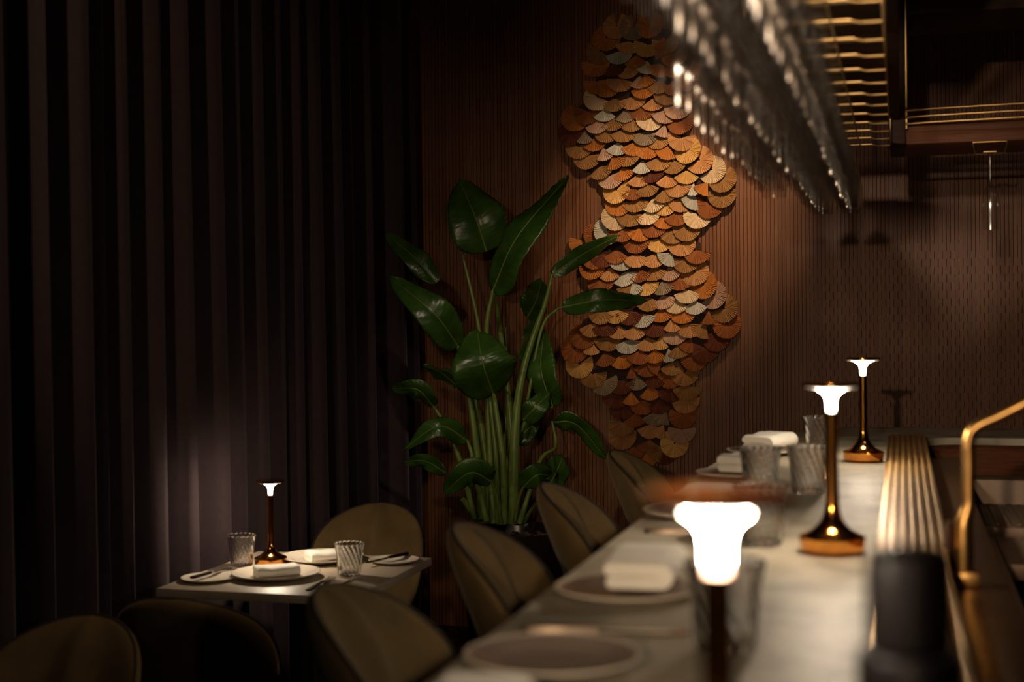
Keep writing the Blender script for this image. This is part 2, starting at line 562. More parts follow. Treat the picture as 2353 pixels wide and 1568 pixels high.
# ---------------------------------------------------------------- wall sculpture
FANS = [
    (-1.293, 2.922, 0, 330, 't'), (-1.211, 2.911, -20, 300, 'k'), (-1.345, 2.870, -30, 250, 'o'), (-1.373, 2.807, -45, 200, 'b'), (-1.398, 2.747, 0, 220, 'o'),
    (-1.234, 2.848, -10, 130, 't'), (-1.145, 2.826, -15, 200, 'y'), (-1.281, 2.801, 0, 150, 'g'), (-1.201, 2.778, 0, 110, 'o'), (-1.118, 2.814, 70, 120, 'o'),
    (-1.083, 2.731, -20, 130, 'o'), (-1.019, 2.726, 0, 150, 'o'), (-1.146, 2.748, -20, 100, 'g'), (-1.241, 2.731, 10, 120, 't'), (-1.312, 2.744, 0, 120, 'd'),
    (-1.391, 2.665, 0, 200, 'o'), (-1.275, 2.670, -10, 170, 't'), (-1.185, 2.682, 0, 90, 'p'), (-1.159, 2.688, 10, 90, 'o'), (-1.339, 2.646, 10, 110, 'o'),
    (-1.164, 2.633, 5, 150, 'o'), (-1.086, 2.653, -10, 120, 'b'), (-1.020, 2.644, -10, 110, 'r'), (-0.968, 2.656, 30, 220, 'o'), (-1.053, 2.597, -10, 160, 'b'),
    (-0.973, 2.587, 0, 240, 'o'), (-1.135, 2.917, 10, 330, 'o'), (-1.062, 2.833, 20, 250, 't'), (-1.019, 2.775, 20, 230, 'o'), (-0.953, 2.710, 30, 250, 'o'),
    (-1.388, 2.588, -30, 190, 'c'), (-1.307, 2.579, 0, 130, 'b'), (-1.220, 2.583, 0, 150, 't'), (-1.120, 2.573, 0, 110, 't'), (-1.004, 2.529, -5, 230, 'p'),
    (-1.497, 2.495, -40, 260, 'o'), (-1.438, 2.524, -10, 210, 'r'), (-1.355, 2.533, 0, 100, 'g'), (-1.257, 2.525, 10, 110, 'k'), (-1.172, 2.533, 0, 130, 'r'),
    (-1.065, 2.512, -20, 100, 'p'), (-1.389, 2.477, 0, 120, 'p'), (-1.312, 2.488, 0, 110, 'b'), (-1.217, 2.479, -10, 120, 'b'), (-1.135, 2.480, -20, 150, 'c'),
    (-1.065, 2.446, -15, 60, 'p'), (-0.992, 2.458, 10, 260, 'r'), (-1.519, 2.425, -20, 270, 'd'), (-1.341, 2.433, -20, 140, 'b'), (-1.264, 2.431, 0, 130, 'b'),
    (-1.160, 2.412, 0, 170, 'k'), (-1.097, 2.393, 0, 120, 'b'), (-0.987, 2.379, -10, 230, 't'), (-1.450, 2.432, 0, 70, 'k'), (-1.409, 2.395, 5, 100, 'o'),
    (-1.481, 2.361, 0, 190, 'b'), (-1.442, 2.309, 0, 200, 'b'), (-1.290, 2.370, -5, 110, 'g'), (-1.214, 2.365, 0, 130, 'o'), (-1.149, 2.347, 0, 150, 'o'),
    (-1.048, 2.341, -20, 100, 'o'), (-0.960, 2.320, 30, 240, 'y'), (-0.906, 2.272, 55, 230, 't'), (-1.364, 2.347, 10, 70, 'p'), (-1.319, 2.303, 30, 110, 'o'),
    (-1.244, 2.316, 15, 130, 'b'), (-1.174, 2.279, 0, 90, 'g'), (-1.096, 2.290, 0, 140, 'b'), (-1.026, 2.273, 0, 130, 'b'), (-1.380, 2.259, 20, 130, 'b'),
    (-0.848, 2.224, 60, 240, 'c'), (-1.330, 2.213, 10, 200, 'p'), (-1.274, 2.250, 20, 100, 'o'), (-1.194, 2.216, 0, 110, 't'), (-1.133, 2.236, 15, 120, 'd'),
    (-1.057, 2.209, 0, 100, 't'), (-0.967, 2.224, 0, 120, 'y'), (-0.799, 2.180, 10, 290, 'b'), (-0.866, 2.166, -35, 80, 'o'), (-1.301, 2.142, 15, 240, 'y'),
    (-1.219, 2.156, 0, 110, 'r'), (-1.157, 2.169, 10, 120, 'b'), (-1.071, 2.140, 0, 90, 'b'), (-1.006, 2.162, 0, 160, 't'), (-0.933, 2.168, 0, 45, 'g'),
    (-0.800, 2.108, 0, 220, 'b'), (-1.292, 2.083, 0, 180, 'o'), (-1.212, 2.099, 10, 130, 'b'), (-1.128, 2.096, 10, 100, 'c'), (-1.069, 2.078, 0, 100, 'y'),
    (-0.989, 2.094, -25, 100, 't'), (-0.923, 2.101, -40, 100, 'g'), (-0.860, 2.061, 0, 260, 'r'), (-1.306, 2.015, -30, 190, 'c'), (-1.235, 2.030, 0, 160, 'b'),
    (-1.155, 2.037, 10, 120, 'c'), (-1.068, 2.016, 0, 120, 'o'), (-1.013, 2.029, 0, 120, 'r'), (-0.914, 2.014, -25, 180, 'c'), (-0.966, 1.957, 0, 290, 'b'),
    (-1.344, 1.950, -50, 200, 'g'), (-1.276, 1.959, 0, 160, 'r'), (-1.187, 1.960, 0, 140, 'o'), (-1.120, 1.977, 0, 130, 'r'), (-1.032, 1.946, -15, 140, 'b'),
    (-1.393, 1.929, -50, 200, 'r'), (-1.465, 1.904, -30, 150, 'o'), (-1.206, 1.904, 0, 170, 'r'), (-1.098, 1.907, 0, 160, 'y'), (-0.992, 1.886, 5, 190, 't'),
    (-1.421, 1.784, 0, 260, 'o'), (-1.405, 1.833, 0, 150, 'r'), (-1.363, 1.840, 0, 140, 'd'), (-1.303, 1.857, 0, 120, 'r'), (-1.277, 1.823, 0, 150, 'g'),
    (-1.208, 1.837, 0, 140, 't'), (-1.121, 1.835, 0, 130, 't'), (-1.038, 1.839, -35, 100, 'g'), (-0.971, 1.808, 0, 190, 'b'), (-0.916, 1.849, 0, 150, 'r'),
    (-1.336, 1.775, 0, 100, 't'), (-1.272, 1.750, 25, 140, 'g'), (-1.198, 1.767, 15, 100, 'r'), (-1.131, 1.773, 15, 120, 'b'), (-1.052, 1.772, 10, 110, 'p'),
    (-0.933, 1.748, 30, 250, 't'), (-1.380, 1.713, 0, 190, 'r'), (-1.001, 1.727, 0, 130, 'r'), (-1.237, 1.694, -10, 120, 'b'), (-1.226, 1.705, 25, 80, 'g'),
    (-1.163, 1.702, 20, 130, 'y'), (-1.087, 1.705, 20, 100, 'k'), (-0.890, 1.685, 35, 250, 'o'), (-0.966, 1.665, 0, 130, 'c'), (-1.152, 1.630, 0, 130, 'b'),
    (-1.086, 1.639, 20, 120, 'p'), (-1.020, 1.618, 0, 120, 'c'), (-0.929, 1.613, 0, 120, 'g'), (-0.845, 1.638, 60, 240, 'p'), (-0.795, 1.574, 50, 250, 'b'),
    (-0.987, 1.570, 0, 160, 'o'), (-1.094, 1.577, 10, 100, 'o'), (-1.181, 1.552, 20, 120, 'g'), (-0.867, 1.565, 0, 60, 'r'), (-1.242, 1.565, 0, 160, 'd'),
    (-1.306, 1.573, 0, 150, 'y'), (-1.377, 1.570, 0, 140, 'b'), (-1.467, 1.454, 0, 330, 'r'), (-1.423, 1.509, 0, 140, 'b'), (-1.359, 1.512, 0, 130, 'd'),
    (-1.297, 1.499, 0, 120, 't'), (-1.218, 1.495, 0, 120, 't'), (-1.120, 1.507, 0, 140, 'd'), (-1.039, 1.532, 0, 70, 't'), (-1.027, 1.472, 0, 150, 'p'),
    (-0.955, 1.504, -10, 130, 't'), (-0.879, 1.500, -40, 110, 'b'), (-0.783, 1.501, 0, 300, 'r'), (-0.832, 1.440, 10, 270, 'd'), (-1.509, 1.387, -10, 300, 'r'),
    (-1.427, 1.424, 0, 80, 't'), (-1.348, 1.442, 0, 160, 'b'), (-1.254, 1.429, 10, 150, 'g'), (-1.161, 1.441, 10, 120, 't'), (-1.093, 1.448, 0, 80, 'y'),
    (-0.945, 1.433, -30, 80, 'r'), (-1.011, 1.408, 0, 90, 'b'), (-0.883, 1.389, 0, 230, 'd'), (-1.367, 1.368, 15, 110, 'r'), (-1.281, 1.357, 15, 150, 'o'),
    (-1.195, 1.379, 0, 120, 'r'), (-1.125, 1.384, 10, 110, 'o'), (-1.058, 1.390, 10, 60, 'g'), (-0.934, 1.349, -10, 230, 'r'), (-1.489, 1.313, 5, 240, 'y'),
    (-1.423, 1.268, 0, 190, 'b'), (-1.368, 1.232, 20, 200, 'k'), (-1.233, 1.313, 0, 50, 'r'), (-1.162, 1.320, 0, 130, 'r'), (-1.088, 1.326, -45, 60, 'r'),
    (-1.037, 1.328, -20, 80, 'b'), (-0.982, 1.277, -10, 270, 'b'), (-1.050, 1.266, 0, 200, 'r'), (-1.282, 1.236, 0, 170, 'd'), (-1.207, 1.258, 0, 100, 'k'),
    (-1.126, 1.265, 0, 100, 'd'), (-1.150, 1.210, 10, 110, 'o'), (-1.238, 1.186, 0, 80, 'o'), (-1.049, 1.203, 0, 150, 'd'), (-0.972, 1.211, 0, 170, 'b'),
    (-1.283, 1.119, 0, 150, 'd'), (-1.184, 1.142, 0, 130, 'r'), (-1.101, 1.146, 0, 120, 'd'), (-0.978, 1.149, 0, 200, 't'), (-1.216, 1.085, 0, 100, 'r'),
    (-1.123, 1.089, -10, 110, 'k'), (-1.070, 1.095, -30, 90, 'k'), (-0.993, 1.079, 0, 230, 'r'), (-1.280, 1.038, 0, 200, 'b'), (-1.282, 0.975, 0, 230, 'b'),
    (-1.146, 1.030, 0, 130, 't'), (-1.082, 1.029, -30, 70, 't'), (-0.997, 1.008, 0, 200, 'p'), (-1.033, 0.942, -15, 270, 'y'), (-1.150, 0.959, -10, 100, 'r'),
    (-1.095, 0.919, -40, 160, 'b'), (-1.232, 0.921, 10, 120, 'r'), (-1.169, 0.893, 15, 100, 'o'), (-1.084, 0.909, 0, 200, 'd'), (-1.309, 1.170, 0, 150, 'd'),
]
LEAVES = [
    ([(-1.770, 6.050, 1.834), (-1.803, 6.000, 1.979), (-1.917, 6.120, 2.162)], 0.135, 10, 24),
    ([(-1.713, 5.950, 1.657), (-1.573, 5.850, 1.882), (-1.370, 5.950, 2.143)], 0.125, -55, 10),
    ([(-1.889, 6.000, 1.412), (-1.951, 5.850, 1.560), (-2.174, 5.900, 1.722)], 0.085, 20, 16),
    ([(-1.699, 5.900, 1.209), (-1.702, 5.750, 1.346), (-1.760, 5.860, 1.486)], 0.140, 8, 14),
    ([(-1.473, 6.050, 1.146), (-1.511, 6.000, 1.307), (-1.522, 6.100, 1.483)], 0.080, -35, 22),
    ([(-1.580, 5.950, 1.094), (-1.508, 5.900, 1.157), (-1.471, 6.000, 1.214)], 0.050, -10, 14),
    ([(-1.484, 6.100, 1.725), (-1.349, 6.150, 1.819), (-1.218, 6.300, 1.907)], 0.042, 15, 14),
    ([(-1.436, 6.100, 1.582), (-1.254, 6.100, 1.611), (-1.091, 6.250, 1.606)], 0.056, -20, 20),
    ([(-1.639, 6.250, 1.536), (-1.606, 6.300, 1.623), (-1.596, 6.350, 1.717)], 0.075, 30, 10),
    ([(-1.973, 5.900, 1.153), (-2.012, 5.800, 1.231), (-2.151, 5.850, 1.233)], 0.050, -30, 14),
    ([(-1.819, 5.900, 1.005), (-1.900, 5.750, 1.077), (-2.064, 5.750, 0.973)], 0.050, 30, 14),
    ([(-1.638, 5.650, 0.860), (-1.702, 5.550, 0.904), (-1.834, 5.600, 0.812)], 0.068, -20, 16),
    ([(-1.543, 5.800, 0.821), (-1.472, 5.750, 0.878), (-1.433, 5.850, 0.868)], 0.055, 10, 14),
    ([(-1.489, 6.100, 1.077), (-1.387, 6.150, 1.059), (-1.264, 6.250, 0.887)], 0.055, 40, 14),
    ([(-2.019, 6.100, 1.699), (-2.134, 6.100, 1.822), (-2.284, 6.150, 1.931)], 0.055, 20, 14),
    ([(-1.955, 6.200, 1.223), (-2.051, 6.250, 1.286), (-2.155, 6.300, 1.317)], 0.055, 60, 14),
    ([(-1.641, 6.250, 1.319), (-1.629, 6.250, 1.428), (-1.596, 6.300, 1.558)], 0.060, 50, 20),
    ([(-1.951, 6.000, 0.852), (-2.068, 6.050, 0.897), (-2.188, 6.100, 0.885)], 0.035, 0, 14),
    ([(-1.662, 6.150, 0.970), (-1.630, 6.200, 1.031), (-1.587, 6.250, 1.060)], 0.050, -20, 14),
    ([(-1.521, 6.200, 0.796), (-1.500, 6.250, 0.856), (-1.489, 6.300, 0.911)], 0.070, 20, 14),
]
PETIOLES = [
    ([(-1.697, 5.950, 0.644), (-1.695, 5.900, 1.012), (-1.791, 6.000, 1.485), (-1.881, 6.050, 1.820)], 0.016, 0.006),
    ([(-1.718, 5.950, 0.643), (-1.736, 5.950, 1.059), (-1.744, 5.950, 1.475), (-1.713, 5.950, 1.657)], 0.020, 0.008),
    ([(-1.758, 5.920, 0.667), (-1.776, 5.900, 0.959), (-1.822, 5.900, 1.269), (-1.889, 6.000, 1.412)], 0.022, 0.008),
    ([(-1.656, 5.900, 0.652), (-1.645, 5.850, 0.914), (-1.675, 5.850, 1.149), (-1.699, 5.900, 1.209)], 0.018, 0.009),
    ([(-1.618, 5.920, 0.651), (-1.611, 5.900, 0.910), (-1.598, 5.920, 1.166), (-1.575, 6.000, 1.369), (-1.512, 6.080, 1.598), (-1.484, 6.100, 1.725)], 0.028, 0.008),
    ([(-1.624, 5.980, 0.642), (-1.640, 5.980, 0.954), (-1.663, 6.000, 1.213), (-1.746, 6.150, 1.537), (-1.776, 6.200, 1.646)], 0.022, 0.008),
    ([(-1.748, 5.980, 0.649), (-1.757, 5.980, 0.899), (-1.805, 6.000, 1.149), (-1.826, 6.000, 1.264)], 0.022, 0.014),
    ([(-1.667, 6.000, 0.648), (-1.687, 6.020, 0.844), (-1.612, 6.050, 1.053), (-1.547, 6.050, 1.117), (-1.473, 6.050, 1.146)], 0.018, 0.007),
    ([(-1.805, 5.950, 0.662), (-1.853, 5.900, 0.916), (-1.927, 5.900, 1.081), (-1.973, 5.900, 1.153)], 0.016, 0.007),
    ([(-1.730, 5.880, 0.663), (-1.776, 5.860, 0.880), (-1.797, 5.880, 0.960), (-1.819, 5.900, 1.005)], 0.016, 0.007),
    ([(-1.638, 5.780, 0.669), (-1.630, 5.720, 0.758), (-1.634, 5.680, 0.822), (-1.638, 5.650, 0.860)], 0.012, 0.006),
    ([(-1.573, 5.850, 0.662), (-1.540, 5.850, 0.764), (-1.502, 5.950, 0.928), (-1.462, 6.050, 0.971), (-1.489, 6.100, 1.077)], 0.014, 0.006),
    ([(-1.570, 5.900, 0.655), (-1.546, 5.950, 0.710), (-1.541, 6.100, 0.744), (-1.521, 6.200, 0.796)], 0.010, 0.006),
    ([(-1.602, 5.880, 0.667), (-1.580, 5.840, 0.744), (-1.562, 5.820, 0.788), (-1.543, 5.800, 0.821)], 0.010, 0.006),
    ([(-1.577, 6.000, 1.161), (-1.522, 6.050, 1.483), (-1.469, 6.100, 1.567), (-1.436, 6.100, 1.582)], 0.008, 0.006),
    ([(-1.747, 6.050, 0.650), (-1.755, 6.050, 0.945), (-1.764, 6.050, 1.199), (-1.769, 6.050, 1.231)], 0.022, 0.016),
    ([(-1.798, 6.000, 0.644), (-1.826, 5.950, 0.703), (-1.849, 5.920, 0.748)], 0.020, 0.012),
    ([(-1.725, 6.050, 0.640), (-1.715, 6.100, 0.899), (-1.710, 6.150, 1.151), (-1.727, 6.200, 1.494)], 0.020, 0.008),
]

FAN_COL = {'o': (0.50, 0.185, 0.038), 't': (0.56, 0.28, 0.11), 'y': (0.64, 0.37, 0.12), 'b': (0.36, 0.18, 0.060),
           'r': (0.32, 0.105, 0.030), 'd': (0.15, 0.042, 0.018), 'p': (0.52, 0.32, 0.22), 'c': (0.70, 0.52, 0.32),
           'g': (0.50, 0.46, 0.38), 'k': (0.30, 0.22, 0.14)}


def fan_mesh(span, seed):
    rnd = random.Random(seed)
    rad = 0.0675
    n = max(8, int(span / 4.5))
    tilt = 0.42
    front, back = [], []
    r0 = 0.004
    for i in range(n + 1):
        a = R(-span / 2 + span * i / n)
        rr = rad * (1 + rnd.uniform(-0.025, 0.02))
        ridge = (0.0030 if i % 2 else -0.0026) * rnd.uniform(0.4, 1.7)
        for lst, off in ((front, 0.0), (back, 0.0028)):
            for r, w in ((r0, 0.0), (rr * 0.5, 0.55), (rr, 1.0)):
                y = -tilt * r * math.cos(a) - ridge * w + off
                lst.append((r * math.sin(a), y, -r * math.cos(a)))
    v = front + back
    N = len(front)
    f = []
    for i in range(n):
        for k in range(2):
            a = i * 3 + k
            f.append((a, a + 1, a + 4, a + 3))
            f.append((N + a, N + a + 3, N + a + 4, N + a + 1))
        f.append((i * 3 + 2, N + i * 3 + 2, N + i * 3 + 5, i * 3 + 5))
        f.append((i * 3, i * 3 + 3, N + i * 3 + 3, N + i * 3))
    for i in (0, n):
        for k in range(2):
            a = i * 3 + k
            f.append((a, N + a, N + a + 1, a + 1))
    return mesh('fan', v, f)


sc = thing('wall_sculpture', 'tall zigzag wall sculpture of overlapping pleated fans in orange, brown and cream',
           'wall art', (-0.95, WALL_Y - 0.04, 0.95))
fan_cache = {}
rnd = random.Random(11)
for i, (fx, fz, fd, fs, fc) in enumerate(FANS):
    key = (int(round(fs / 15.0) * 15), i % 2)
    if key not in fan_cache:
        fan_cache[key] = fan_mesh(key[0], key[0] + key[1] * 1000)
    base = WALL_Y - 0.040 - rnd.uniform(0, 0.004) + 0.004 * math.sin(fz * 40)
    o = add('fan', fan_cache[key], 'fan', sc)
    o.matrix_parent_inverse = Matrix.Translation((0.95, -(WALL_Y - 0.04), -0.95))
    o.location = (fx, base, fz)
    o.rotation_euler = (0, R(-fd), rnd.uniform(-0.12, 0.12))
    c = FAN_COL[fc]
    q = rnd.uniform(0.88, 1.12)
    o.color = (c[0] * q, c[1] * q, c[2] * q, 1)
# dark mounting board behind the fans
rows = []
zz = 0.92
while zz < 2.96:
    xs = [a for a, b, d, s, c in FANS if abs(b - zz) < 0.07]
    if xs:
        rows.append((zz, min(xs) - 0.01, max(xs) + 0.01))
    zz += 0.06
v, f = [], []
for z, a, b in rows:
    v += [(a, WALL_Y - 0.020, z), (b, WALL_Y - 0.020, z), (a, WALL_Y - 0.0125, z), (b, WALL_Y - 0.0125, z)]
for i in range(len(rows) - 1):
    a, b = i * 4, i * 4 + 4
    f += [(a, a + 1, b + 1, b), (a + 2, b + 2, b + 3, a + 3), (a, b, b + 2, a + 2), (a + 1, a + 3, b + 3, b + 1)]
f += [(0, 2, 3, 1)]
e = (len(rows) - 1) * 4
f += [(e, e + 1, e + 3, e + 2)]
o = add('mounting_board', mesh('mounting_board', v, f), 'bar_wood', sc)
o.matrix_parent_inverse = Matrix.Translation((0.95, -(WALL_Y - 0.04), -0.95))

# ---------------------------------------------------------------- plant
POT = (-1.62, 5.95)
plant = thing('potted_plant', 'tall bird of paradise plant with broad glossy leaves in dark pot by the curtain',
              'plant', (POT[0], POT[1], 0))
PINV = Matrix.Translation((-POT[0], -POT[1], 0))


def padd(name, me, material, parent=None):
    o = add(name, me, material, parent or plant)
    if parent is None:
        o.matrix_parent_inverse = PINV
    return o


o = add('pot', lathe('pot', [(0, 0.0), (0.17, 0.0), (0.20, 0.06), (0.225, 0.45), (0.235, 0.60), (0.235, 0.62), (0.215, 0.62),
                             (0.205, 0.55), (0, 0.55)], 48), 'pot', plant)
o['label'] = 'dark glazed round pot'
sv = random.Random(5)
v, f = [], []
for k in range(170):
    a, rr = sv.uniform(0, 2 * PI), 0.20 * math.sqrt(sv.random())
    s = sv.uniform(0.008, 0.018)
    vv, ff = box_vf(-s, s, -s * 0.6, s * 0.6, -s * 0.4, s * 0.4)
    mm = Matrix.Translation((rr * math.cos(a), rr * math.sin(a), 0.562 + sv.uniform(0, 0.02))) @ \
        Matrix.Rotation(sv.uniform(0, 6), 4, 'Z') @ Matrix.Rotation(sv.uniform(-0.6, 0.6), 4, 'X')
    f += [tuple(len(v) + q for q in t) for t in ff]
    v += [mm @ Vector(p) for p in vv]
o = add('bark_mulch', mesh('bark_mulch', v, f), 'bark', plant)
o['kind'] = 'stuff'


def leaf_mesh(pts, hw, roll, fold, seed):
    rnd = random.Random(seed)
    n, m = 40, 7
    mid = catmull(pts, n)
    view = Vector((0.26, -0.96, 0.0))
    v, f = [], []
    ph = rnd.uniform(0, 6)
    for i, p in enumerate(mid):
        t = i / n
        tan = (mid[min(i + 1, n)] - mid[max(i - 1, 0)]).normalized()
        side = tan.cross(view).normalized()
        nor = side.cross(tan).normalized()
        if nor.dot(view) < 0:
            nor = -nor
        q = Matrix.Rotation(R(roll), 3, tan)
        s2, n2 = q @ side, q @ nor
        w = hw * (math.sin(PI * min(1, (t * 0.985 + 0.015)) ** 0.72)) ** 0.62
        if t > 0.93:
            w *= max(0.12, 1 - ((t - 0.93) / 0.07) ** 2 * 0.85)
        for k in range(-m, m + 1):
            u = k / m
            fd = R(fold) * (1.0 - 0.5 * abs(u))
            off = s2 * (u * w * math.cos(fd)) + n2 * (abs(u) * w * math.sin(fd))
            droop = -n2 * (0.16 * w * u * u)
            ripple = n2 * (0.0030 * math.sin(t * 95 - abs(u) * 9 + ph) * abs(u) ** 0.5 * min(1, w / 0.03)
                           + 0.010 * math.sin(t * 13 + ph + (2 if u > 0 else 0)) * u * u)
            v.append(p + off + droop + ripple)
    W = 2 * m + 1
    for i in range(n):
        for k in range(2 * m):
            a = i * W + k
            f.append((a, a + 1, a + W + 1, a + W))
    return mesh('leaf', v, f, True), mid


for i, (pts, hw, roll, fold) in enumerate(LEAVES):
    me, mid = leaf_mesh(pts, hw, roll, fold, i)
    lf = padd('leaf', me, 'leaf')
    md = lf.modifiers.new('thickness', 'SOLIDIFY')
    md.thickness = 0.0012
    rb = add('midrib', tube('midrib', mid[:-2], [0.0050 * (1 - 0.75 * k / 38) for k in range(len(mid) - 2)], 6), 'rib', lf)
for pts, ra, rb in PETIOLES:
    c = catmull(pts, 18)
    padd('leaf_stalk', tube('leaf_stalk', c, [ra + (rb - ra) * (k / 18.0) ** 0.8 for k in range(19)], 8), 'stalk')

# ---------------------------------------------------------------- bar counter
CZ = 1.139
outline = [(-0.49, 0.15), (-0.49, 3.5)]
for k in range(1, 17):
    a = PI / 2 * k / 16
    outline.append((-0.06 - 0.43 * math.cos(a) ** 0.72 if k < 16 else -0.06, 3.5 + 1.67 * math.sin(a) ** 1.0))
outline += [(1.9, 5.17), (1.9, 4.755), (0.16, 4.755), (0.115, 4.735), (0.082, 4.69), (0.075, 4.64), (0.075, 0.15)]
bar = thing('bar_counter', 'long grey stone bar counter with rounded far corner and dark wood front', 'counter', (-0.2, 2.6, 0))
BINV = Matrix.Translation((0.2, -2.6, 0))


def badd(name, me, m, parent, inv):
    o = add(name, me, m, parent)
    o.matrix_parent_inverse = inv
    return o


o = badd('countertop', extrude_poly('countertop', outline, CZ - 0.022, CZ), 'stone', bar, BINV)
o['label'] = 'grey veined stone countertop'
inner = [(-0.22, 0.2), (-0.22, 3.5), (-0.2, 4.3), (-0.12, 4.8), (0.0, 4.98), (1.85, 4.98), (1.85, 4.80), (0.16, 4.80),
         (0.10, 4.77), (0.06, 4.70), (0.05, 4.6), (0.05, 0.2)]
o = badd('front_panel', extrude_poly('front_panel', inner, 0.0, CZ - 0.0225), 'bar_wood2', bar, BINV)

rail = thing('brass_rail', 'ribbed brass bar rail laid along the inner edge of the stone counter', 'rail', (0.015, 2.5, CZ))
RINV = Matrix.Translation((-0.015, -2.5, -CZ))
for (y0, y1) in ((0.3, 3.795), (3.80, 4.72)):
    badd('rail_base', box('rail_base', -0.042, 0.072, y0, y1, CZ + 0.0003, CZ + 0.008, 0.001), 'brass_old', rail, RINV)
    for k in range(7):
        x = -0.033 + k * 0.016
        badd('rib', box('rib', x, x + 0.0085, y0, y1, CZ + 0.008, CZ + 0.0125, 0.0015), 'brass', rail, RINV)

# ---------------------------------------------------------------- lamps
def make_lamp(label):
    t = thing('table_lamp', label, 'lamp', group='cordless copper table lamps')
    base = [(0, 0.001), (0.0495, 0.001), (0.051, 0.003), (0.0540, 0.026), (0.0525, 0.0285), (0.046, 0.0310), (0.038, 0.0345),
            (0.030, 0.0395), (0.0225, 0.0470), (0.0165, 0.0560), (0.0130, 0.0680), (0.0118, 0.080)]
    add('base', lathe('base', base + [(0, 0.080)], 56, 30), 'copper', t)
    add('stem', lathe('stem', [(0.0118, 0.0805), (0.0108, 0.12), (0.0104, 0.23), (0.0104, 0.2315), (0, 0.2315)], 32, 30), 'copper', t)
    col = [(0.0088, 0.2318), (0.0140, 0.2318), (0.0143, 0.236), (0.0136, 0.2380), (0.0088, 0.2380)]
    add('collar', lathe('collar', col + [col[0]], 32, 30), 'acrylic', t)
    prof = [(0, 0.2320), (0.0068, 0.2322), (0.0070, 0.245), (0.0080, 0.2530), (0.0105, 0.2590), (0.0150, 0.2640), (0.0205, 0.2672),
            (0.0205, 0.2680), (0, 0.2680)]
    d = add('diffuser', lathe('diffuser', prof, 40, 60), 'glow', t)
    d['label'] = 'glowing white trumpet-shaped diffuser'
    fg = [(0.0207, 0.2675), (0.0270, 0.2696), (0.0345, 0.2709), (0.0415, 0.2715), (0.0415, 0.2720), (0.0207, 0.2720)]
    d = add('diffuser_rim', lathe('diffuser_rim', fg + [fg[0]], 48, 60), 'glow_rim', t)
    d['label'] = 'softly lit outer rim of the diffuser'
    sh = [(0, 0.2724), (0.0455, 0.2724), (0.0463, 0.2736), (0.0463, 0.2790), (0.0450, 0.2800), (0, 0.2800)]
    add('shade', lathe('shade', sh, 56, 30), 'copper', t)
    return t


lampA = make_lamp('copper table lamp on the bar counter nearest the slatted wall')
lampA.location = (-0.100, 3.925, CZ)
copy_thing(lampA, (-0.112, 2.395, CZ), 0, 'copper table lamp in the middle of the bar counter, between two others')
copy_thing(lampA, (-0.110, 0.875, CZ), 0, 'copper table lamp at the near end of the bar, beside the black pepper mill')
copy_thing(lampA, (-1.992, 4.272, 0.73), 0, 'copper table lamp on the small dining table by the curtain')

# ---------------------------------------------------------------- tumblers, glasses, plates, napkins, cutlery
def tumbler_mesh():
    h = 0.104
    def Ro(z):
        t = z / h
        return 0.0335 + 0.0135 * t ** 1.5 + 0.0012 * math.sin(t * PI * 2)
    prof = [(0, 0.0005), (0.029, 0.0005), (0.0335, 0.003)]
    nz = 22
    for k in range(1, nz + 1):
        z = 0.003 + (h - 0.003) * k / nz
        prof.append((Ro(z), z))
    prof.append((Ro(h) - 0.0012, h + 0.001))
    for k in range(nz, 1, -1):
        z = 0.003 + (h - 0.003) * k / nz
        prof.append((Ro(z) - 0.0026, z))
    prof += [(0.022, 0.0125), (0, 0.0115)]
    idx = {}
    def fn(r, z, a):
        if z < 0.002 or (r < Ro(z) - 0.0020):
            return r
        return r + 0.0017 * math.cos(18 * (a + z * 11)) * min(1, (z - 0.002) / 0.01)
    return lathe('tumbler', prof, 144, 60, fn)


TUM = tumbler_mesh()


def tumbler(x, y, z, label, group=None):
    return tag(add('tumbler', TUM, 'glass', None, (x, y, z)), label, 'glass', group)


def plate_mesh(r, deep=0.014):
    p = [(0, 0.0005), (r * 0.60, 0.0005), (r * 0.63, 0.003), (r * 0.72, 0.0045), (r * 0.985, deep - 0.002), (r, deep),
         (r * 0.99, deep + 0.0015), (r * 0.95, deep), (r * 0.72, deep * 0.62), (r * 0.64, 0.0055), (r * 0.60, 0.0042), (0, 0.0042)]
    return lathe('plate', p, 64, 50)


PL_BIG, PL_MID, PL_SIDE = plate_mesh(0.138, 0.018), plate_mesh(0.100, 0.014), plate_mesh(0.083, 0.011)


def plate(me, m, x, y, z, label, group=None):
    me2 = me
    if len(me.materials) and me.materials[0] != M[m]:
        me2 = me.copy()
        me2.materials.clear()
    o = add('plate', me2, m, None, (x, y, z))
    if m == 'porcelain_shaded' and len(me2.materials) == 1:
        me2.materials.append(M['porcelain'])  # rim stays plain white; the rest carries the painted shade
        rmax = max(math.hypot(q.co.x, q.co.y) for q in me2.vertices)
        for p in me2.polygons:
            if math.hypot(p.center.x, p.center.y) > 0.90 * rmax:
                p.material_index = 1
    return tag(o, label, 'plate', group)


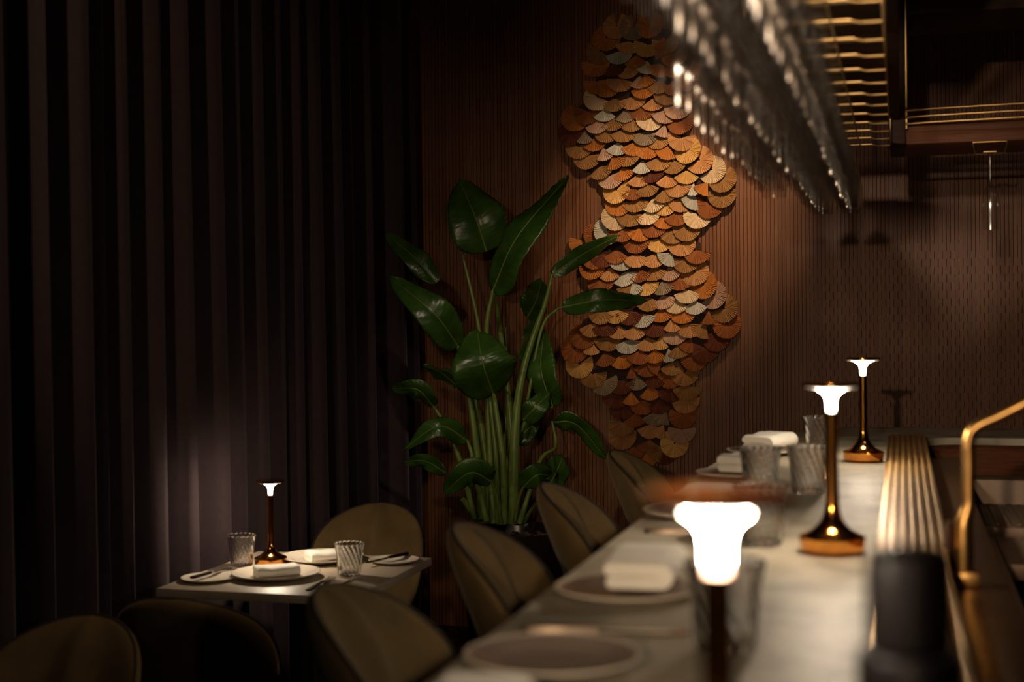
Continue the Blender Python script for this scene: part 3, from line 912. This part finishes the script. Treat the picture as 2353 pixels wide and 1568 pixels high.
def napkin_mesh(L, W, H, seed):
    """folded cloth: a fold profile across the width swept along the length"""
    rnd = random.Random(seed)
    ns = 26
    lay = 2
    prof = []
    hh = H / lay
    # zigzag fold: bottom sheet, rounded fold right, gap, top sheet with rounded fold left
    def arc(cx, cz, r, a0, a1, k):
        return [(cx + r * math.cos(R(a0 + (a1 - a0) * i / k)), cz + r * math.sin(R(a0 + (a1 - a0) * i / k))) for i in range(k + 1)]
    w = W / 2
    outer = arc(w - H / 2, H / 2, H / 2, -90, 90, 8) + arc(-w + hh / 2, H - hh / 2, hh / 2, 90, 262, 6)
    slit = [(0.0, hh + 0.0015), (w * 0.55, hh + 0.0008), (w * 0.55, hh - 0.0008), (0.0, hh - 0.0015)]
    lower = arc(-w + hh * 0.45 + 0.003, hh * 0.47, hh * 0.45, 95, 268, 6)
    prof = outer + slit + lower
    n = len(prof)
    v, f = [], []
    for i in range(ns + 1):
        t = i / ns
        y = (t - 0.5) * L
        e = min(t, 1 - t) * ns
        sq = 0.90 + 0.10 * min(1.0, e / 1.5) ** 0.5
        sag = 0.0022 * math.sin(t * 5 + seed) + 0.0012 * math.sin(t * 13)
        for (x, z) in prof:
            zz = z * sq + (sag * (z / H))
            v.append((x * (1 + 0.02 * math.sin(t * 4 + seed)) + 0.003 * math.sin(t * 3 + seed), y, max(0.0004, zz)))
    for i in range(ns):
        for k in range(n):
            j = (k + 1) % n
            f.append((i * n + k, i * n + j, (i + 1) * n + j, (i + 1) * n + k))
    f.append(tuple(range(n)))
    f.append(tuple(ns * n + k for k in range(n)))
    return mesh('napkin', v, f, True, 55)


NAP = [napkin_mesh(0.17, 0.098, 0.038, 1), napkin_mesh(0.135, 0.078, 0.030, 2), napkin_mesh(0.16, 0.098, 0.040, 4)]


def napkin(k, x, y, z, rz, label, group=None):
    return tag(add('napkin', NAP[k], 'linen', None, (x, y, z), (0, 0, rz)), label, 'napkin', group)


def ribbon(name, secs, thick, zoff=None):
    """flat bar along +Y: secs = (y, half width, z)"""
    v, f = [], []
    for (y, w, z) in secs:
        v += [(-w, y, z), (w, y, z), (w * 0.8, y, z + thick), (-w * 0.8, y, z + thick)]
    for i in range(len(secs) - 1):
        a, b = i * 4, i * 4 + 4
        for k in range(4):
            j = (k + 1) % 4
            f.append((a + k, a + j, b + j, b + k))
    f.append((0, 1, 2, 3))
    e = (len(secs) - 1) * 4
    f.append((e, e + 1, e + 2, e + 3))
    return mesh(name, v, f, True, 40)


KN_H = ribbon('handle', [(0, 0.006, 0.001), (0.01, 0.0085, 0.0005), (0.06, 0.0075, 0.0005), (0.095, 0.0055, 0.001)], 0.0075)
KN_B = ribbon('blade', [(0.0952, 0.0055, 0.003), (0.11, 0.0085, 0.002), (0.17, 0.010, 0.001), (0.198, 0.0075, 0.0008), (0.208, 0.001, 0.0008)], 0.0018)
FK_H = ribbon('handle', [(0, 0.005, 0.001), (0.012, 0.0095, 0.0005), (0.05, 0.006, 0.003), (0.11, 0.0035, 0.007), (0.125, 0.0035, 0.006)], 0.003)
FK_N = ribbon('fork_head', [(0.1252, 0.004, 0.006), (0.135, 0.0105, 0.004), (0.150, 0.0125, 0.0025), (0.155, 0.0125, 0.0025)], 0.0022)
FK_T = ribbon('tine', [(0.1552, 0.0017, 0.0025), (0.175, 0.0016, 0.003), (0.197, 0.0008, 0.007)], 0.0018)


def knife(x, y, z, rz, label, group=None, tilt=0.0, dark=True):
    t = thing('table_knife', label, 'knife', (x, y, z), rz, group)
    t.rotation_euler = (tilt, 0, rz)
    add('handle', KN_H, 'cutlery_dark', t)
    add('blade', KN_B, 'cutlery', t)
    return t


def fork(x, y, z, rz, label, group=None):
    t = thing('fork', label, 'fork', (x, y, z), rz, group)
    add('handle', FK_H, 'cutlery_dark', t)
    add('fork_head', FK_N, 'cutlery', t)
    for k in range(4):
        add('tine', FK_T, 'cutlery', t, (-0.0108 + 0.0072 * k, 0, 0))
    return t


# small dining table
TZ = 0.73
tb = thing('dining_table', 'small square dining table with pale stone top beside the curtain', 'table', (-1.845, 4.185, 0))
add('tabletop', box('tabletop', -0.317, 0.317, -0.353, 0.353, TZ - 0.026, TZ, 0.002), 'table', tb)
add('pedestal', lathe('pedestal', [(0, 0.026), (0.04, 0.026), (0.035, 0.05), (0.035, TZ - 0.04), (0.09, TZ - 0.03), (0.09, TZ - 0.0262), (0, TZ - 0.0262)], 32), 'iron', tb)
add('foot_plate', lathe('foot_plate', [(0, 0.001), (0.21, 0.001), (0.21, 0.012), (0.19, 0.020), (0, 0.0255)], 48), 'iron', tb)

plate(PL_BIG, 'porcelain', -1.885, 4.080, TZ, 'large white dinner plate on the small table, in front of the copper lamp', 'dinner plates')
plate(PL_BIG, 'porcelain', -1.865, 4.400, TZ, 'large white dinner plate behind the copper lamp on the small table', 'dinner plates')
napkin(1, -1.885, 4.085, TZ + 0.006, R(-52), 'folded white napkin on the front dinner plate of the small table')
napkin(1, -1.845, 4.395, TZ + 0.006, R(-48), 'folded white napkin on the dinner plate behind the copper lamp')
plate(PL_SIDE, 'porcelain', -2.070, 3.985, TZ, 'small white side plate at the curtain corner of the dining table')
plate(PL_SIDE, 'porcelain', -1.620, 4.420, TZ, 'small white side plate beside the far chair of the dining table')
knife(-2.095, 3.925, TZ + 0.0135, R(-10), 'butter knife lying across the side plate at the curtain corner')
knife(-1.600, 4.50, TZ + 0.0135, R(158), 'butter knife lying across the side plate beside the far chair')
tumbler(-2.078, 4.235, TZ, 'ribbed glass tumbler beside the copper lamp on the small dining table')
tumbler(-1.668, 4.150, TZ, 'twisted ribbed glass tumbler beside the fork on the small dining table')
fork(-1.700, 3.895, TZ, R(0), 'fork lying on the small table before the twisted tumbler')
knife(-1.640, 3.89, TZ, R(-2), 'table knife lying beside the fork on the small table')

# settings along the bar
SET = [(-0.378, 1.545, 'nearest the black pepper mill'), (-0.372, 1.955, 'between the near lamp and the middle lamp'),
       (-0.392, 2.765, 'just past the middle lamp'), (-0.388, 3.480, 'before the far lamp'), (-0.385, 4.085, 'at the rounded counter corner')]
for i, (x, y, wh) in enumerate(SET):
    plate(PL_MID, 'porcelain_shaded', x, y, CZ, 'white plate with shade painted inside the rim, on the bar ' + wh, 'plates along the bar')
    napkin((0, 2, 2, 0, 2)[i], x + (0.02 if i else -0.01), y + (0.05 if i else -0.27), CZ + (0.0158 if i else 0.0005), R((4, 3, -6, -14, -20)[i]),
           'folded white napkin on the bar counter ' + wh, 'napkins along the bar')
for i, (x, y, rz) in enumerate([(-0.455, 1.70, -80), (-0.45, 2.54, -84), (-0.455, 3.31, -78)]):
    knife(x, y, CZ, R(rz), ('knife across the bar counter between the two nearest plates', 'knife across the bar counter before the middle lamp plate',
                            'knife across the bar counter before the plate near the far lamp')[i], 'knives along the bar')
for (x, y, wh) in [(-0.232, 4.175, 'by the far lamp'), (-0.200, 3.190, 'between the middle lamp and the far lamp'),
                   (-0.300, 3.150, 'next to another one before the far lamp'), (-0.232, 2.45, 'beside the middle lamp'),
                   (-0.200, 1.66, 'between the near lamp and the middle lamp')]:
    tumbler(x, y, CZ, 'twisted ribbed glass tumbler on the bar counter ' + wh, 'tumblers along the bar')

# near black pepper mill
pm = thing('pepper_mill', 'black lacquered pepper mill standing on the brass rail', 'mill', (0.004, 0.955, CZ + 0.0128))
add('body', lathe('body', [(0, 0.0), (0.036, 0.0), (0.037, 0.004), (0.036, 0.05), (0.034, 0.13), (0.0345, 0.152), (0.032, 0.1575), (0, 0.158)], 40, 40), 'black', pm)
add('cap', lathe('cap', [(0, 0.1585), (0.024, 0.1585), (0.0275, 0.162), (0.0278, 0.205), (0.027, 0.219), (0.022, 0.2235), (0, 0.225)], 40, 40), 'black', pm)

# ---------------------------------------------------------------- chairs
def shell_meshes(zs, H):
    """egg-shaped back shell: wide rounded top, narrow foot, bent around the sitter, with a soft centre ridge inside"""
    Wm, Rb, th = (0.262, 0.255, 0.060) if zs < 0.6 else (0.235, 0.235, 0.056)
    NS, NV = 24, 26

    def width(v):
        if v > 0.55:
            return Wm * max(0.0, 1 - ((v - 0.55) / 0.45) ** 2.3) ** 0.55
        return Wm * (0.42 + 0.58 * math.sin(PI / 2 * v / 0.55))

    def P(sv, v, off):
        w = max(width(v), 0.012)
        ph = sv * w / Rb
        rad = Rb + off
        lean = 0.15 * v ** 1.15
        return Vector((rad * math.sin(ph), 0.085 - rad * math.cos(ph) - lean, zs - 0.05 + (H + 0.05) * v))

    outer, inn = [], []
    for b in range(NV + 1):
        v = 1 - (1 - b / NV) ** 1.35
        for a in range(NS + 1):
            sv = -1 + 2 * a / NS
            e = max(0.0, 1 - abs(sv) ** 3.2) ** 0.6
            ev = max(0.0, 1 - max(0.0, (v - 0.60) / 0.40) ** 4) ** 0.6
            puff = th * e * ev
            ridge = 0.040 * math.exp(-(sv / 0.24) ** 2) * ev * min(1, v / 0.2)
            outer.append(P(sv, v, puff * 0.55))
            inn.append(P(sv, v, -puff * 0.40 - ridge))
    v_, f_ = outer + inn, []
    N = len(outer)
    W = NS + 1
    for b in range(NV):
        for a in range(NS):
            k = b * W + a
            f_.append((k, k + 1, k + W + 1, k + W))
            f_.append((N + k, N + k + W, N + k + W + 1, N + k + 1))
    for b in range(NV):
        for a in (0, NS):
            k = b * W + a
            f_.append((k, k + W, N + k + W, N + k))
    for a in range(NS):
        f_.append((a, N + a, N + a + 1, a + 1))
        k = NV * W + a
        f_.append((k, k + 1, N + k + 1, N + k))
    back = mesh('backrest', v_, f_, False)
    bm = bmesh.new()
    bm.from_mesh(back)
    bmesh.ops.remove_doubles(bm, verts=bm.verts, dist=0.0004)
    bmesh.ops.recalc_face_normals(bm, faces=bm.faces)
    bm.to_mesh(back)
    bm.free()
    for p in back.polygons:
        p.use_smooth = True
    rim = []
    for b in range(NV + 1):
        rim.append(P(-1, 1 - (1 - b / NV) ** 1.35, 0))
    for b in range(NV, -1, -1):
        rim.append(P(1, 1 - (1 - b / NV) ** 1.35, 0))
    prof = [(0, -0.055), (0.7, -0.055), (0.9, -0.045), (0.97, -0.02), (0.96, 0.010), (0.88, 0.028), (0.6, 0.040), (0, 0.044)]
    seat = lathe('seat', [(r, zs + z) for r, z in prof], 48, 60,
                 lambda r, z, a: r * (0.215 if zs < 0.6 else 0.190) * (1.0 + 0.06 * abs(math.sin(2 * a))) if r else 0)
    return back, tube('piping', rim, 0.0036, 8), seat


def make_chair(name, zs, H, label, cat, group):
    t = thing(name, label, cat, group=group)
    shell, pipe, seat = shell_meshes(zs, H)
    add('backrest', shell, 'velvet', t)
    add('piping', pipe, 'piping', t)
    add('seat', seat, 'velvet', t)
    for sx in (-1, 1):
        for sy in (-1, 1):
            top = Vector((sx * 0.13, sy * 0.12, zs - 0.05))
            bot = Vector((sx * (0.20 if zs < 0.6 else 0.215), sy * (0.20 if zs < 0.6 else 0.215), 0.002))
            add('leg', tube('leg', [top, bot], [0.014, 0.010], 10), 'iron', t)
    if zs > 0.6:
        zz = 0.28
        add('footrest', tube('footrest', [Vector((0.186, -0.186, zz)), Vector((0.186, 0.186, zz)), Vector((-0.186, 0.186, zz)),
                                          Vector((-0.186, -0.186, zz)), Vector((0.186, -0.186, zz))], 0.008, 8), 'iron', t)
    return t


stool = make_chair('bar_stool', 0.76, 0.345, 'olive velvet bar stool', 'stool', 'velvet stools along the bar')
stool.location = (-0.60, 4.47, 0)
stool.rotation_euler = (0, 0, R(-92))
stool['label'] = 'olive velvet bar stool at the rounded far corner of the bar'
copy_thing(stool, (-0.595, 3.56, 0), R(-88), 'olive velvet bar stool second from the rounded far corner of the bar')
copy_thing(stool, (-0.595, 2.82, 0), R(-88), 'olive velvet bar stool third from the rounded far corner of the bar')
copy_thing(stool, (-0.595, 2.11, 0), R(-88), 'olive velvet bar stool fourth from the rounded far corner of the bar')
dch = make_chair('dining_chair', 0.46, 0.375, 'olive velvet dining chair', 'chair', 'velvet dining chairs')
dch.location = (-1.80, 3.53, 0)
dch.rotation_euler = (0, 0, R(4))
dch['label'] = 'dark velvet dining chair seen from behind, drawn up to the small table'
copy_thing(dch, (-1.90, 4.77, 0), R(182), 'velvet dining chair across the small table, facing the lamp')
copy_thing(dch, (-1.87, 2.67, 0), R(176), 'velvet dining chair standing back to back with the one at the table')

# ---------------------------------------------------------------- bar interior: ledge, sink, faucet
lg = tag(add('bar_ledge', box('bar_ledge', 0.076, 0.165, 0.3, 4.60, 1.02, 1.088, 0.002), 'ledge'),
         'brown bronze ledge running along the inner side of the bar below the brass rail', 'ledge')
sk = thing('sink_unit', 'brushed steel sink unit with ribbed drainer behind the bar', 'sink', (0.7, 3.6, 0))
SINV = Matrix.Translation((-0.7, -3.6, 0))
SZ = 0.95


def sadd(n, me, m):
    o = add(n, me, m, sk)
    o.matrix_parent_inverse = SINV
    return o


sadd('body', box('body', 0.17, 1.5, 0.5, 4.6, 0.0, SZ - 0.19), 'bar_wood')
sadd('upstand', box('upstand', 0.17, 1.5, 4.60, 4.74, 0.0, 1.024, 0.003), 'steel')
sadd('worktop', box('worktop', 0.17, 1.5, 4.02, 4.598, SZ - 0.03, SZ, 0.002), 'steel')
sadd('front_lip', box('front_lip', 0.17, 1.5, 4.00, 4.018, SZ - 0.03, SZ + 0.012, 0.002), 'steel')
sadd('worktop', box('worktop', 0.17, 0.235, 0.5, 3.998, SZ - 0.05, SZ - 0.012, 0.002), 'steel')
sadd('worktop', box('worktop', 0.237, 1.5, 3.56, 3.998, SZ - 0.05, SZ - 0.012, 0.002), 'steel')
sadd('worktop', box('worktop', 0.237, 1.5, 0.5, 2.95, SZ - 0.05, SZ - 0.012, 0.002), 'steel')
sadd('basin', box('basin', 0.237, 1.5, 2.952, 3.558, SZ - 0.185, SZ - 0.17), 'steel')
for k in range(24):
    x = 0.22 + k * 0.028
    sadd('drainer_rib', box('drainer_rib', x, x + 0.012, 4.12, 4.56, SZ + 0.0002, SZ + 0.006, 0.002), 'steel')

fc = thing('faucet', 'aged brass bar faucet with bent spout and side lever', 'faucet', (0.094, 2.42, 1.0885))
add('base_block', box('base_block', -0.026, 0.026, -0.026, 0.026, 0.0, 0.026, 0.004), 'brass_old', fc)
sp = catmull([(0.0, 0, 0.0262), (0.0, 0, 0.06), (0.001, 0, 0.10), (0.008, 0, 0.125)], 12) + \
    catmull([(0.009, 0, 0.135), (0.010, 0, 0.20), (0.010, 0, 0.232), (0.020, 0, 0.256), (0.06, 0, 0.277), (0.14, 0, 0.318), (0.24, 0, 0.36)], 40)
rad = [0.017, 0.017, 0.017, 0.017, 0.017, 0.0168, 0.0165, 0.016, 0.0155, 0.0145, 0.0135, 0.0125, 0.0115] + [0.0102] * 41
add('spout', tube('spout', sp, rad, 20), 'brass_old', fc)
add('lever', tube('lever', [(-0.022, -0.004, 0.0262), (-0.022, -0.004, 0.085), (-0.021, -0.003, 0.105)], [0.0085, 0.0085, 0.006], 14), 'bar_wood', fc)

# ---------------------------------------------------------------- overhead gantry, rack, hanging glasses
ga = thing('bar_gantry', 'dark walnut overhead bar shelf with brass guard rods', 'shelf', (0.6, 4.95, 2.1))
GINV = Matrix.Translation((-0.6, -4.95, -2.1))


def gadd(n, me, m):
    o = add(n, me, m, ga)
    o.matrix_parent_inverse = GINV
    return o


gadd('bottom_shelf', box('bottom_shelf', 0.02, 2.3, 4.76, 5.12, 2.083, 2.122, 0.004), 'bar_wood2')
gadd('back_board', box('back_board', 0.02, 2.3, 5.09, 5.12, 2.123, 2.15), 'bar_wood')
gadd('shelf_fascia', box('shelf_fascia', 0.02, 2.3, 4.775, 4.80, 2.1225, 2.150, 0.002), 'bar_wood2')
gadd('top_beam', box('top_beam', 0.02, 2.3, 4.76, 5.12, 2.50, 2.66, 0.004), 'bar_wood')
gadd('corner_post', box('corner_post', -0.032, 0.018, 4.74, 5.12, 2.083, 3.298, 0.003), 'bar_wood')
gadd('corner_trim', box('corner_trim', 0.0185, 0.0245, 4.735, 4.742, 2.13, 3.298, 0.001), 'brass')
for z in (2.145, 2.166, 2.188):
    gadd('guard_rod', tube('guard_rod', [(0.020, 4.73, z), (0.10, 4.712, z + 0.0005), (0.35, 4.705, z + 0.003), (2.3, 4.70, z + 0.006)], 0.0042, 10), 'brass')
# soffit over the long leg of the bar
so = thing('bar_soffit', 'dark walnut soffit hung over the length of the bar', 'soffit', (-0.16, 2.7, 2.12))
SOI = Matrix.Translation((0.16, -2.7, -2.12))
for (y0, y1) in ((0.3, 1.79), (1.792, 3.28), (3.282, 4.735)):
    o = add('soffit_panel', box('soffit_panel', -0.30, 0.0, y0, y1, 2.16, 2.20, 0.003), 'bar_wood', so)
    o.matrix_parent_inverse = SOI
for y in (0.6, 2.6, 4.4):
    o = add('ceiling_rod', tube('ceiling_rod', [(-0.16, y, 2.2003), (-0.16, y, 3.298)], 0.008, 10), 'brass_old', so)
    o.matrix_parent_inverse = SOI
RZ = 2.082
rk = thing('glass_rack', 'brass ladder rack under the soffit holding rows of hanging wine glasses', 'rack', (-0.18, 2.9, RZ))
KI = Matrix.Translation((0.18, -2.9, -RZ))


def kadd(n, me, m):
    o = add(n, me, m, rk)
    o.matrix_parent_inverse = KI
    return o


for x in (-0.028, -0.201, -0.289, -0.378):
    kadd('side_rail', box('side_rail', x - 0.002, x + 0.002, 0.9, 4.73, RZ - 0.006, RZ + 0.008), 'brass')
for y in (1.0, 2.8, 4.7):
    for x in (-0.028, -0.289):
        kadd('hanger', tube('hanger', [(x, y, RZ + 0.0085), (x, y, 2.159)], 0.004, 8), 'brass')
for x in (-0.152, -0.243, -0.334):
    for sx in (-0.030, 0.030):
        kadd('channel_rail', box('channel_rail', x + sx - 0.002, x + sx + 0.002, 1.0, 4.73, RZ - 0.0088, RZ - 0.0068), 'brass')
ry = 4.72
while ry > 1.2:
    kadd('rung', box('rung', -0.200, -0.085, ry - 0.011, ry + 0.011, RZ - 0.003, RZ + 0.002, 0.001, 1), 'brass')
    kadd('rung_wire', tube('rung_wire', [(-0.085, ry, RZ), (-0.07, ry, RZ - 0.004), (-0.030, ry, RZ - 0.004)], 0.003, 8), 'brass')
    ry -= 0.18


def wine_glass(name, label, cat, group, h, rb, rr, rf, bowl_h):
    """hangs upside down: foot at z = 0, rim at z = -h"""
    t = thing(name, label, cat, group=group)
    th = 0.0011
    add('foot', lathe('foot', [(0, 0.0), (rf * 0.96, -0.0005), (rf, -0.0015), (rf * 0.96, -0.0028), (0.010, -0.006), (0.0052, -0.014), (0, -0.014)], 36, 40), 'thin_glass', t)
    add('stem', lathe('stem', [(0, -0.0142), (0.0050, -0.0142), (0.0036, -0.03), (0.0034, -(h - bowl_h) + 0.012), (0.0052, -(h - bowl_h) + 0.0002), (0, -(h - bowl_h) + 0.0002)], 16, 40), 'thin_glass', t)
    z0 = -(h - bowl_h)
    outer = [(0, z0)]
    N = 16
    rr_ = []
    for k in range(1, N + 1):
        u = k / N
        if u < 0.45:
            r = rb * math.sin(PI / 2 * (u / 0.45)) ** 0.75
        else:
            q = (u - 0.45) / 0.55
            r = rb + (rr - rb) * (q * q * (3 - 2 * q))
        rr_.append((r, z0 - bowl_h * u))
    outer += rr_
    inn = [(max(0.0005, r - th), z) for r, z in rr_[::-1][:-1]]
    inn[0] = (inn[0][0], inn[0][1])
    add('bowl', lathe('bowl', outer + inn + [(0, z0 - 0.006)], 40, 60), 'thin_glass', t)
    return t


GL = 'clear wine glass hanging upside down from the brass rack over the bar'
wg = wine_glass('wine_glass', GL, 'glass', 'hanging wine glasses', 0.220, 0.0412, 0.0335, 0.036, 0.120)
first = True
ROWL = ('in the row beside the brass rail wires', 'in the middle row', 'in the short row over the stools')
for col, (x, ya, yb) in enumerate(((-0.152, 1.30, 4.66), (-0.243, 1.30, 4.66), (-0.334, 2.15, 3.95))):
    y = yb
    while y > ya:
        p = (x + random.uniform(-0.002, 0.002), y + random.uniform(-0.006, 0.006), RZ - 0.0033)
        if first:
            wg.location = p
            first = False
            wg['label'] = 'clear wine glass hung from the rack, last ' + ROWL[col]
        else:
            c = copy_thing(wg, p, random.uniform(0, 6), 'clear wine glass hung from the rack, %s%s' %
                       ('last ' if y == yb else '', ROWL[col]))
            c.rotation_euler = (random.uniform(-0.016, 0.016), random.uniform(-0.008, 0.008), random.uniform(0, 6))
            c.scale = (1, 1, random.uniform(0.965, 1.03))
        y -= 0.1005

hd = thing('glass_holder', 'small brass wire holder under the overhead shelf by the wall', 'holder', (0.277, 4.77, 2.0825))
add('wire_loop', tube('wire_loop', [(-0.045, 0, -0.036), (-0.052, 0, 0.0), (0.052, 0, 0.0), (0.045, 0, -0.036), (0.040, 0.02, -0.038)], 0.0024, 8), 'brass', hd)
add('cross_bar', box('cross_bar', -0.020, 0.020, -0.004, 0.004, -0.0335, -0.030, 0.001, 1), 'brass', hd)
for sx in (-1, 1):
    add('wire', tube('wire', [(sx * 0.046, -0.002, -0.037), (sx * 0.008, 0.0, -0.0395)], 0.0016, 6), 'brass', hd)
fl = wine_glass('champagne_flute', 'single champagne flute hanging upside down from the small wire holder', 'glass', None, 0.245, 0.0300, 0.0235, 0.034, 0.150)
fl.location = (0.277, 4.77, 2.0475)
